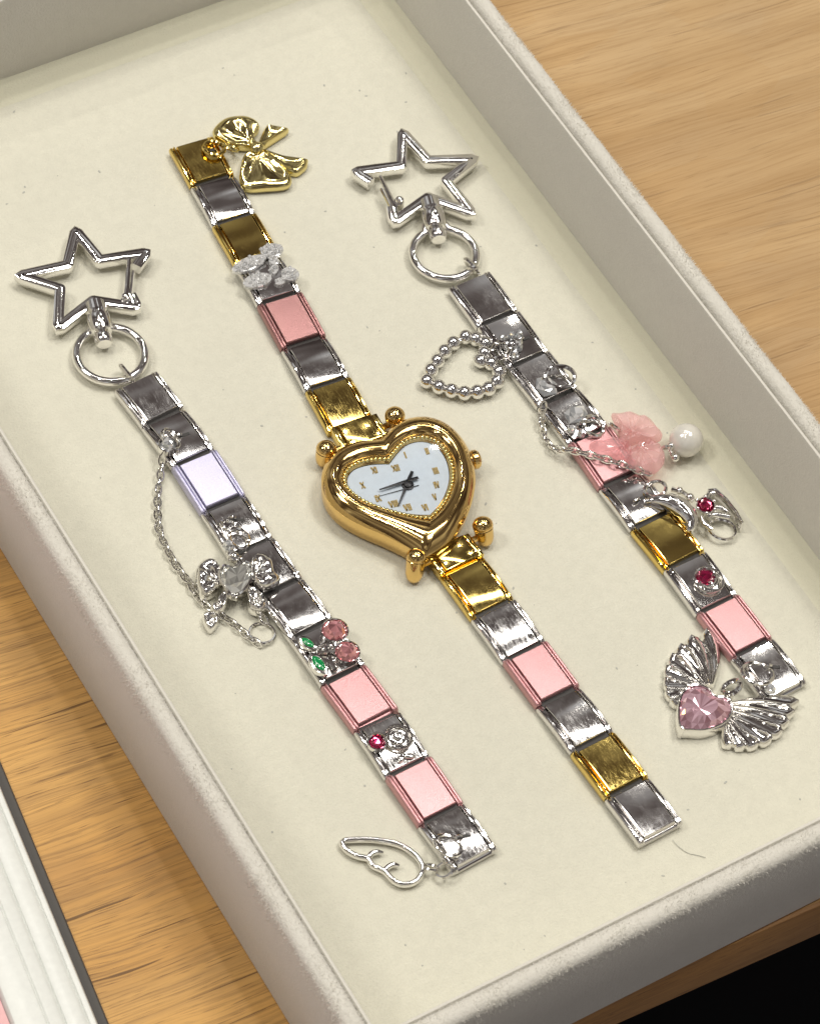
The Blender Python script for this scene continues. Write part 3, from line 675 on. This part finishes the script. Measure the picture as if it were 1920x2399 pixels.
mb = MB(); mb.rings([loopz(.14, .5), loopz(.03, .9), loopz(-.01, 2.0), loopz(-.03, 4.7), loopz(-.02, 4.86)], True, True, False); part('case_band', mb, 'gold_case', case, 40)
mb = MB(); mb.rings([loopz(-.02, 4.85), loopz(-.035, 4.98), loopz(-.02, 5.12), loopz(.035, 5.5), loopz(.12, 6.05), loopz(.26, 6.6), loopz(.42, 6.85), loopz(.56, 6.8), loopz(.68, 6.5), loopz(.76, 6.15), loopz(.77, 5.95), loopz(.8, 5.95), loopz(.82, 5.75), loopz(.9, 5.45), loopz(.98, 5.2), loopz(.985, 4.4)], True, False, False); part('bezel', mb, 'gold_case', case, 45)
# milled ring inside the bezel
mb = MB()
for x, y in resample([p for p in hl(.86)], 76, True): mb.ball((x, y, 5.6), .42, 7, 5)
part('beaded_ring', mb, 'gold_pale', case, 60)
dial = part('dial', MB().rings([loopz(1.03, 4.5), loopz(1.0, 5.0)]), 'dial', wt, 40, label='pale blue-white heart dial')
mb = MB(); gc = (2.9, 6.6); mb.rings([[(gc[0] + (x - gc[0]) * k, gc[1] + (y - gc[1]) * k, 5.72 + .75 * (1 - ((x - gc[0]) ** 2 + (y - gc[1]) ** 2) * k * k / 170.)) for x, y in hl(.78)] for k in (1, .93, .82, .68, .52, .34, .16, .04)], True, False, True); part('glass', mb, 'watch_glass', wt, 80)
NUM = [(3.2, 10.3), (6.16, 12.0), (10.1, 11.0), (9.28, 6.60), (7.86, 3.90), (6.23, 1.76), (3.54, .58), (.77, 1.98), (-1.07, 3.74), (-3.0, 6.04), (-4.0, 9.7), (-.45, 11.6)]
ROM = ['XII', 'I', 'II', 'III', 'IV', 'V', 'VI', 'VII', 'VIII', 'IX', 'X', 'XI']
dang = math.atan2(16.4 + 7.77, 3.93 + 1.45) - math.pi / 2
for (x, y), s in zip(NUM, ROM):
    x, y = 2.9 + (x - 2.9) * .98, 6.6 + (y - 6.6) * .98
    mb = MB(); w = {'I': .42, 'V': .8, 'X': .8}; tot = sum(w[ch] for ch in s); u = -tot / 2
    ca, sa = math.cos(dang), math.sin(dang)
    def st(x0, y0, x1, y1, t=.15):
        x0, y0, x1, y1 = (q * .8 for q in (x0, y0, x1, y1))
        a = math.atan2(y1 - y0, x1 - x0); L = math.hypot(x1 - x0, y1 - y0); cx, cy = (x0 + x1) / 2, (y0 + y1) / 2
        mb.box((x + cx * ca - cy * sa, y + cx * sa + cy * ca, 5.08), (L, t, .16), a + dang)
    for ch in s:
        c = u + w[ch] / 2
        if ch == 'I': st(c, -.85, c, .85, .26)
        elif ch == 'V': st(c - .32, .85, c, -.85, .28); st(c + .32, .85, c, -.85, .2)
        else: st(c - .36, .85, c + .36, -.85, .28); st(c + .36, .85, c - .36, -.85, .2)
        u += w[ch]
    part('numeral', mb, 'numeral_gold', dial, 30)
def hand(a, b, w0, w1, z, name, mat='gunmetal'):
    a = Vector(a); b = Vector(b); t = (b - a).normalized(); n = Vector((-t.y, t.x)); mb = MB()
    mb.plate([tuple(a - n * w1), tuple(a.lerp(b, .25) - n * w0), tuple(b - n * w1 * .4), tuple(b + n * w1 * .4), tuple(a.lerp(b, .25) + n * w0), tuple(a + n * w1)], z, z + .14, .03)
    part(name, mb, mat, dial, 30)
hand((5.33, 8.2), (-.55, 3.0), .34, .26, 5.25, 'hour_hand'); hand((5.48, 6.45), (-1.9, 7.25), .33, .26, 5.5, 'minute_hand'); hand((4.9, 5.2), (-2.4, 6.3), .06, .05, 5.12, 'second_hand')
mb = MB(); mb.lathe((3.2, 6.1, 5.0), [(1.05, 0), (1.05, .3), (.8, .35), (.75, .7), (.45, .82), (.05, .85)], 14); part('hand_hub', mb, 'gunmetal', dial, 30)
# crown
mb = MB(); mb.lathe((15.2, 7.1, 3.2), [(.9, 0), (.9, 1.6), (1.55, 1.65), (1.75, 1.9), (1.75, 2.6), (1.5, 3.0), (.8, 3.35), (.2, 3.45)], 18, (.97, -.2, .0)); part('crown', mb, 'gold_case', case, 30)
mb = MB(); mb.lathe((16.0, 6.95, 3.2), [(1.3, 0), (1.45, .1), (1.45, .65), (1.3, .75)], 18, (.97, -.2, .0)); part('crown_collar', mb, 'white_plastic', case, 30)
# lug posts with ball tops
for base, top in (((9.5, 20.7, .5), (9.3, 20.8, 4.6)), ((-6.1, 19.2, .4), (-5.0, 20.0, 4.6)), ((11.1, -8.4, .4), (10.9, -6.3, 4.9)), ((-4.2, -9.2, .2), (-2.6, -6.9, 5.0))):
    ax = Vector(top) - Vector(base); h = ax.length
    mb = MB(); mb.lathe(base, [(.5, 0), (1.0, .35), (1.35, .9), (1.6, 1.8), (1.72, h - 1.7), (1.74, h - 1.3), (1.66, h - 1.2), (1.8, h - 1.05)] + [(1.86 * math.cos(t), h - .7 + 1.5 * math.sin(t)) for t in (R(a) for a in (-8, 15, 40, 62, 80, 88))], 18, ax); part('lug', mb, 'gold_case', case, 35)
for pts in (((-5.4, 19.8), (9.4, 20.8)), ((-3.3, -7.8), (11.0, -7.2))):
    mb = MB(); mb.tube([(*pts[0], 2.0), (*pts[1], 2.0)], .6, 8); part('spring_bar', mb, 'gold_case', case)
# end pieces between strap and case
def endpiece(c, a, w, l, name='end_link'):
    mb = MB(); ca, sa = math.cos(a), math.sin(a)
    for u, ww in ((-w / 2 + .6, 1.2), (0, w - 2.6), (w / 2 - .6, 1.2)):
        cx, cy = c[0] + u * ca, c[1] + u * sa
        o = [(cx + x * ca - y * sa, cy + x * sa + y * ca) for x, y in ((-ww / 2, -l / 2), (ww / 2, -l / 2), (ww / 2, l / 2), (-ww / 2, l / 2))]
        mb.plate(o, .8, 2.7 + (.35 if abs(u) < .1 else 0), .22)
    part(name, mb, 'gold', wt, 30)
endpiece((2.6, 21.3), -.08, 9.0, 5.2); endpiece((4.2, -8.6), .03, 9.0, 5.0)
# bow charm
hook(MU[0], ((9.2, 90.6), (10.4, 90.2)), (10.6, 89.9), 1.9, 3.3, (.15, .1, 1), mat='gold', t=.42)
e = empty('gold_bow_charm', (18, 87, .5), wt, 'pale gold ribbon bow charm on the top link')
def bowloop(out, c):
    s = smooth(out, 4); mb = MB(); mb.puff(s, .5, 1.7, ((1, 0), (1.02, .5), (.98, .85), (.9, 1.0), (.78, 1.0), (.6, .86), (.4, .82), (.1, .85)), ripple=lambda a, k: .24 * math.sin(a * 6 + .6) * k * (1.02 - k) * 3.2, c=c); part('ribbon_loop', mb, 'gold_pale', e, 60)
bowloop([(19.0, 88.2), (19.5, 90.6), (21.5, 91.9), (21.7, 93.8), (20.2, 95.7), (17.0, 96.7), (14.1, 95.7), (13.0, 94.3), (13.4, 92.6), (14.8, 90.3), (17.6, 88.4)], (18.2, 89.9))
bowloop([(17.7, 87.4), (15.5, 87.0), (13.7, 85.0), (12.1, 82.4), (12.2, 79.9), (15.7, 78.3), (19.4, 77.2), (20.9, 78.7), (20.6, 81.4), (19.5, 85.4), (18.8, 87.4)], (17.8, 85.6))
for out in ([(19.1, 88.3), (22.2, 91.4), (23.5, 92.2), (26.7, 89.5), (25.7, 88.9), (20.0, 87.6)], [(19.4, 87.3), (22.2, 84.0), (26.1, 81.2), (25.0, 79.8), (22.6, 79.0), (20.5, 80.8), (19.2, 85.3)]):
    mb = MB(); mb.puff(resample(out, 30, True), .4, 1.5, ((1, 0), (1.01, .4), (.95, .8), (.8, 1.0), (.5, .75), (.1, .7))); part('ribbon_tail', mb, 'gold_pale', e, 50)
mb = MB(); mb.ball((18.5, 87.4, 2.0), 1.5, 14, 8, (1, .85, .75)); part('knot', mb, 'gold_pale', e, 60)
mb = MB(); mb.ring((14.1, 89.5, 2.2), 1.3, .38, (.5, .3, .8), 18, 8); part('bail', mb, 'gold_pale', e)
# rhinestone butterfly
e = empty('rhinestone_butterfly', (5, 60.5, 2.6), wt, 'white rhinestone butterfly on the fourth link')
rnd = random.Random(5)
for c, aa, bb, an in (((3.2, 63.0), 3.5, 1.45, .05), ((8.5, 63.9), 2.2, 1.6, -.2), ((2.7, 58.9), 2.8, 1.6, -.1), ((8.8, 57.6), 1.7, 1.6, -.8), ((6.7, 59.8), 1.2, .8, .7), ((6.3, 56.9), 1.0, .8, .2), ((7.6, 61.5), 1.0, .8, -.6)):
    mb = MB(); mb.plate(ell(c, aa, bb, an, 18), 2.5, 3.2, .15)
    for i in range(int(aa * bb * 2.9)):
        t = 2.4 * i; r = math.sqrt((i + .5) / (aa * bb * 2.9)) * .92
        x, y = r * aa * math.cos(t), r * bb * math.sin(t)
        q = (c[0] + x * math.cos(an) - y * math.sin(an), c[1] + x * math.sin(an) + y * math.cos(an))
        mb.ball((*q, 3.2 + rnd.uniform(-.1, .2)), rnd.uniform(.36, .58), 7, 5)
    part('wing', mb, 'gem_white', e, None)

# ------------------------------------------------------------------ bracelet with pink butterfly and winged heart (right)
brr = empty('charm_bracelet', (39.2, -8, 0)); tag(brr, 'silver charm bracelet with beaded heart, pink butterfly, pearl and winged heart, at the right', 'bracelet', 'silver link charm bracelets in the tray')
RL = strap(brr, (38.069, 42.868), .0235, [0, 10.3, 20.8, 30.4, 40.1, 50.6, 60.7, 70.6, 80.8, 90.9, 101.2], [.15, -.05, -.2, -.1, .2, -.1, -.2, 0, -.1, .1, .2], 'SSSSPSGSPS')
star_clasp(brr, [(44.9, 78.4), (45.7, 70.3), (53.9, 66.8), (46.2, 64.4), (46.5, 55.6), (41.1, 62.5), (32.5, 60.2), (35.0, 66.6), (31.9, 73.9), (40.5, 71.4)],
           ((35.6, 70.8), (34.3, 62.8)), (35.6, 63.8), [(40.9, 61.9), (39.6, 58.4), (38.8, 55.3), (37.5, 52.2)], (37.4, 50.1), 5.9, 'hollow silver star clasp, gate on its left side')
mb = MB(); mb.ring((40.3, 45.2, 1.9), 1.8, .45, (.9, .2, .35), 18, 6); part('jump_ring', mb, 'silver_bright', brr)
# beaded heart
e = empty('beaded_heart_charm', (27, 26, .4), brr, 'open heart of silver beads')
HB = [(30.9, 31.8), (28.2, 31.6), (25.8, 30.7), (23.5, 29.4), (21.4, 28.1), (19.5, 26.3), (20.8, 24.2), (22.4, 22.5), (24.2, 21.0), (26.4, 20.2), (28.6, 19.9), (30.8, 20.6), (32.3, 22.3), (32.0, 24.6), (30.6, 25.9), (32.1, 27.1), (33.4, 28.9), (32.4, 30.6)]
bme = mesh_of(MB().ball((0, 0, 0), 1.38, 18, 12), 'bead', 'silver_bright', 80)
for x, y in HB: place('bead', bme, e, (x, y, 1.5))
mb = MB(); mb.tube([(x, y, 1.45) for x, y in HB], .45, 8, True); part('heart_wire', mb, 'silver_bright', e)
mb = MB(); mb.ring((34.4, 25.4, 3.2), 1.7, .4, (-.4, .1, .9), 20, 8); part('jump_ring', mb, 'silver_bright', e)
for x, y, r in ((37.7, 27.3, .75), (39.1, 26.9, .8), (37.5, 24.7, .95), (35.9, 25.6, .7), (35.8, 27.3, .7), (36.0, 23.2, .8)): stone((x, y), r, 2.7, 1.5, 'gem_clear', e, 'stone', 8)
hook(RL[1], ((38.9, 26.0), (40.6, 26.0)), (37.2, 26.1), 1.6, 3.4, (.2, .4, 1))
# clear crystals and loops on links three and four
hook(RL[2], ((38.2, 16.4), (40.0, 16.2)), (40.6, 15.2), 2.7, 3.6, (-.15, -.35, 1), t=.42, sq=(1, .75))
mb = MB(); mb.facet([(36.0, 13.2), (38.4, 12.7), (39.6, 14.6), (39.0, 16.9), (36.9, 17.2), (35.6, 15.4)], 2.6, 2.9, 3.4); part('stone', mb, 'gem_clear', RL[2], None, label='clear crystal')
hook(RL[3], ((38.6, 4.9), (40.2, 4.4)), (40.2, 3.2), 2.0, 3.5, (.3, -.25, 1), t=.4)
mb = MB(); mb.facet([(37.0, 6.0), (39.0, 5.4), (41.0, 6.2), (41.4, 8.2), (39.4, 9.2), (37.2, 8.4)], 2.6, 2.9, 3.5); part('stone', mb, 'gem_clear', RL[3], None, label='clear crystal')
stone((36.4, 4.6), .8, 2.6, 1.3, 'gem_clear', RL[3]); stone((37.5, 3.0), .7, 2.6, 1.3, 'gem_clear', RL[3])
chain(brr, [(35.0, 11.6, 3.2), (33.7, 10.2, 2.0), (32.9, 8.0, 1.0), (32.2, 5.6, .9), (32.4, 3.0, 1.6), (33.8, 1.0, 3.0), (35.7, -1.2, 3.4), (37.5, -3.0, 3.4), (39.0, -4.6, 3.4), (40.6, -6.5, 3.4), (41.9, -8.0, 3.4), (43.4, -10.2, 3.6)], 'fine silver cable chain crossing the pink link', 1.4)
# pink butterfly and pearl
e = empty('pink_butterfly_charm', (45, -3, 1.5), brr, 'translucent pink resin butterfly')
rip = lambda a, k: .85 * math.sin(a * 9 + k * 5) * k * (1.12 - k) * 2.2 + .22 * math.sin(k * 18)
for out, z, h, nm, wc in (([(44.7, 4.2), (46.3, 4.2), (49.3, 2.2), (50.5, .1), (50.8, -2.9), (49.6, -4.3), (46.6, -3.3), (43.7, -2.6), (43.4, -1.0), (44.2, 1.2)], 2.4, 2.2, 'upper_wing', (45.2, -1.6)),
                      ([(48.6, -5.0), (48.2, -8), (46.3, -9.7), (43.6, -9.9), (41.6, -8.2), (41.4, -6.1), (43, -4.2), (46, -3.9)], 2.9, 2.1, 'lower_wing', (44.4, -5.4)),
                      ([(37.6, .4), (40.2, .3), (42.6, -.6), (43.9, -2.4), (43.7, -4.3), (42.0, -6.1), (40.0, -4.5), (37.6, -2.1)], 2.75, 1.3, 'side_wing', (42.4, -3.2))):
    mb = MB(); mb.puff(smooth(out, 4), z, h, ripple=rip, c=wc); part(nm, mb, 'pink_resin', e, 28)
mb = MB(); mb.ring((43.5, 1.2, 3.6), 1.3, .26, (.8, .3, .5), 16, 6); part('jump_ring', mb, 'silver_bright', e)
e = empty('pearl_charm', (53.6, -6.7, .1), brr, 'round white pearl with a small silver cap')
mb = MB(); mb.ball((53.6, -6.7, 3.2), 3.1, 32, 20); part('pearl', mb, 'pearl', e, 80)
mb = MB(); mb.ball((50.4, -6.6, 3.3), .75, 10, 6); mb.ring((49.6, -6.4, 3.2), .75, .24, (.3, .9, .3), 12, 6); mb.ball((50.2, -8.6, 2.4), .8, 10, 6); mb.ring((49.8, -7.7, 2.8), .7, .22, (.9, 0, .3), 12, 6); part('cap', mb, 'silver_bright', e)
# silver bow with ruby on link six
hook(RL[5], ((38.6, -13.6), (40.2, -13.4)), (42.7, -13.3), 1.9, 3.4, (-.2, .3, 1), t=.36)
e = empty('bow_charm', (48, -20, .6), brr, 'puffed silver bow charm with a red stone, hanging to the right')
mb = MB(); mb.tube(smooth([(39.6, -14.6, 3.2), (41.2, -15.2, 3.4), (42.6, -16.2, 3.6), (43.9, -17.8, 3.7), (44.7, -20.0, 3.6), (44.5, -22.2, 3.4), (43.0, -23.5, 3.2)], 4, False), [.45] * 3 + [.6, .8, 1.0, 1.15, 1.3, 1.4, 1.5, 1.6, 1.65, 1.7, 1.75, 1.75, 1.7, 1.65, 1.6, 1.5, 1.35, 1.2, 1.05, .9, .65, .3], 12); part('ribbon_loop', mb, 'silver_bright', e, 70)
mb = MB(); mb.tube(smooth([(45.2, -14.6, 3.4), (46.6, -16.2, 3.4), (47.4, -18.4, 3.2)], 4, False), .55, 8); mb.ball((46.3, -15.6, 3.5), .75, 10, 6); mb.ball((47.2, -17.6, 3.5), .8, 10, 6); part('bail', mb, 'silver_bright', e)
bezel((48.9, -20.2), 1.6, 1.6, 3.5, 'silver_bright', e); stone((48.9, -20.2), 1.5, 2.0, 2.1, 'gem_ruby', e, 'stone', 10, 'deep pink-red round stone')
mb = MB()
for k in range(6): t = k * 1.047; mb.ball((48.9 + 1.75 * math.cos(t), -20.2 + 1.75 * math.sin(t), 3.4), .42, 8, 5)
part('prong', mb, 'silver_bright', e)
mb = MB(); mb.sweep([(51.3, -17.4), (52.6, -17.9), (53.2, -20.5), (53.3, -23.5), (52.9, -26.2)], [(-.25, .5), (.25, .5), (.3, 2.9), (0, 3.2), (-.3, 2.9)], False); part('ribbon_loop', mb, 'silver', e, 50)
for pts in ([(47.2, -21.6), (47.0, -23.0), (47.6, -24.6)], [(48.2, -22.2), (49.4, -22.0), (50.6, -22.8), (51.8, -23.8)], [(50.6, -20.8), (51.6, -21.6), (52.0, -22.8)], [(50.2, -18.9), (51.2, -18.0), (52.2, -18.2)]):
    mb = MB(); mb.tube([(x, y, 2.4) for x, y in smooth(pts, 4, False)], .5, 8); part('ribbon_strand', mb, 'silver_bright', e, 60)
mb = MB(); mb.ring((49.9, -24.7, 1.0), 2.4, .28, (.15, .1, 1), 26, 6); part('end_ring', mb, 'silver_bright', e)
# ruby rose on link eight
rose(brr, (40.7, -33.7), 2.5, 3.3, (40.4, -32.9), 1.75, 'red stone set in a silver rose on the eighth link')
# winged heart
hook(RL[9], ((40.2, -52.9), (42.0, -53.8)), (37.5, -53.5), 2.65, 3.3, (.2, .2, 1), t=.36)
stone((37.9, -56.9), 1.0, 2.6, 1.3, 'gem_clear', RL[9])
e = empty('winged_heart_charm', (28, -54, .3), brr, 'pink heart stone between two silver feathered wings')
def feather(a, b, w, bend, z0=.35, h=1.5):
    a = Vector(a); b = Vector(b); t = b - a; n = Vector((-t.y, t.x)).normalized(); L = []; Rr = []
    K = 16
    for i in range(K + 1):
        f = i / K; c = a + t * f + n * bend * math.sin(f * math.pi)
        ww = w * (.30 + .80 * min(1, f / .85)) * (1 if f < .85 else math.sqrt(max(.05, 1 - ((f - .85) / .152) ** 2)))
        L.append(tuple(c + n * ww / 2)); Rr.append(tuple(c - n * ww / 2))
    mb = MB(); rings = []
    for i, (l, r) in enumerate(zip(L, Rr)):
        l = Vector(l); r = Vector(r); z = z0 + .10 * (i % 2); rings.append([(*l, z), (*l, z + h * .45), (*l.lerp(r, .2), z + h * .85), (*l.lerp(r, .42), z + h), (*l.lerp(r, .5), z + h * .8), (*l.lerp(r, .58), z + h), (*l.lerp(r, .8), z + h * .85), (*r, z + h * .45), (*r, z)])
    mb.rings(rings); part('feather', mb, 'silver_bright', e, 50)
for i, (a, b, w, bd) in enumerate((((30.2, -51.0), (35.6, -41.2), 2.5, -1.0), ((29.6, -50.8), (32.4, -41.1), 2.9, -.7), ((29.0, -50.6), (29.8, -41.7), 3.0, -.4), ((28.4, -50.4), (27.3, -42.7), 3.0, -.2), ((27.8, -50.2), (25.1, -44.3), 2.9, 0), ((27.0, -50.2), (23.4, -46.3), 2.7, .1), ((26.2, -50.4), (22.1, -48.6), 2.1, .2), ((25.4, -50.8), (21.9, -50.7), 1.7, .2))):
    feather(a, b, w, bd, .3 + .07 * (i % 2), 1.7)
for i, (a, b, w, bd) in enumerate((((30.6, -55.6), (41.6, -60.6), 2.3, .8), ((30.4, -56.2), (39.8, -62.0), 2.5, .6), ((30.0, -56.8), (37.9, -63.2), 2.7, .4), ((29.6, -57.4), (35.7, -64.3), 2.8, .2), ((29.1, -57.9), (33.2, -64.8), 2.9, 0), ((28.6, -58.3), (30.6, -64.6), 2.9, -.1), ((28.0, -58.6), (28.3, -63.9), 2.3, -.2), ((27.4, -58.8), (26.3, -62.6), 2.1, -.2))):
    feather(a, b, w, bd, .3 + .07 * (i % 2), 1.7)
HW = [(19.6, -56.6), (21.1, -53.5), (23.4, -51.0), (25.7, -50.1), (27.5, -50.7), (28.6, -52.2), (28.8, -54.0), (30.2, -54.8), (30.3, -57.0), (28.7, -58.7), (26.2, -59.4), (23.2, -59.0), (21.0, -57.8)]
hw = smooth([(x + .3, y + .4) for x, y in HW], 3)
mb = MB(); o = ccw(hw); mb.rings([[(x, y, .2) for x, y in o], [(x, y, 2.6) for x, y in o], [(x, y, 2.8) for x, y in inset(o, .15)], [(x, y, 2.75) for x, y in inset(o, .4)], [(x, y, 2.2) for x, y in inset(o, .45)]]); part('setting', mb, 'silver_bright', e, 40)
mb = MB(); mb.facet(resample(inset(o, .42), 20, True), 2.0, 2.5, 3.9, .8, .5); part('stone', mb, 'gem_pink', e, None, label='pink heart-cut stone')
mb = MB()
for x, y in ((20.2, -56.4), (25.8, -49.9), (30.4, -55.4)): mb.lathe((x, y, .2), [(.5, 0), (.5, 2.7), (.3, 3.1), (.05, 3.15)], 8)
part('prong', mb, 'silver_bright', e)
mb = MB(); mb.ring((32.5, -53.3, 2.2), 1.6, .5, (-.3, .5, .75), 20, 8); part('bail', mb, 'silver_bright', e)
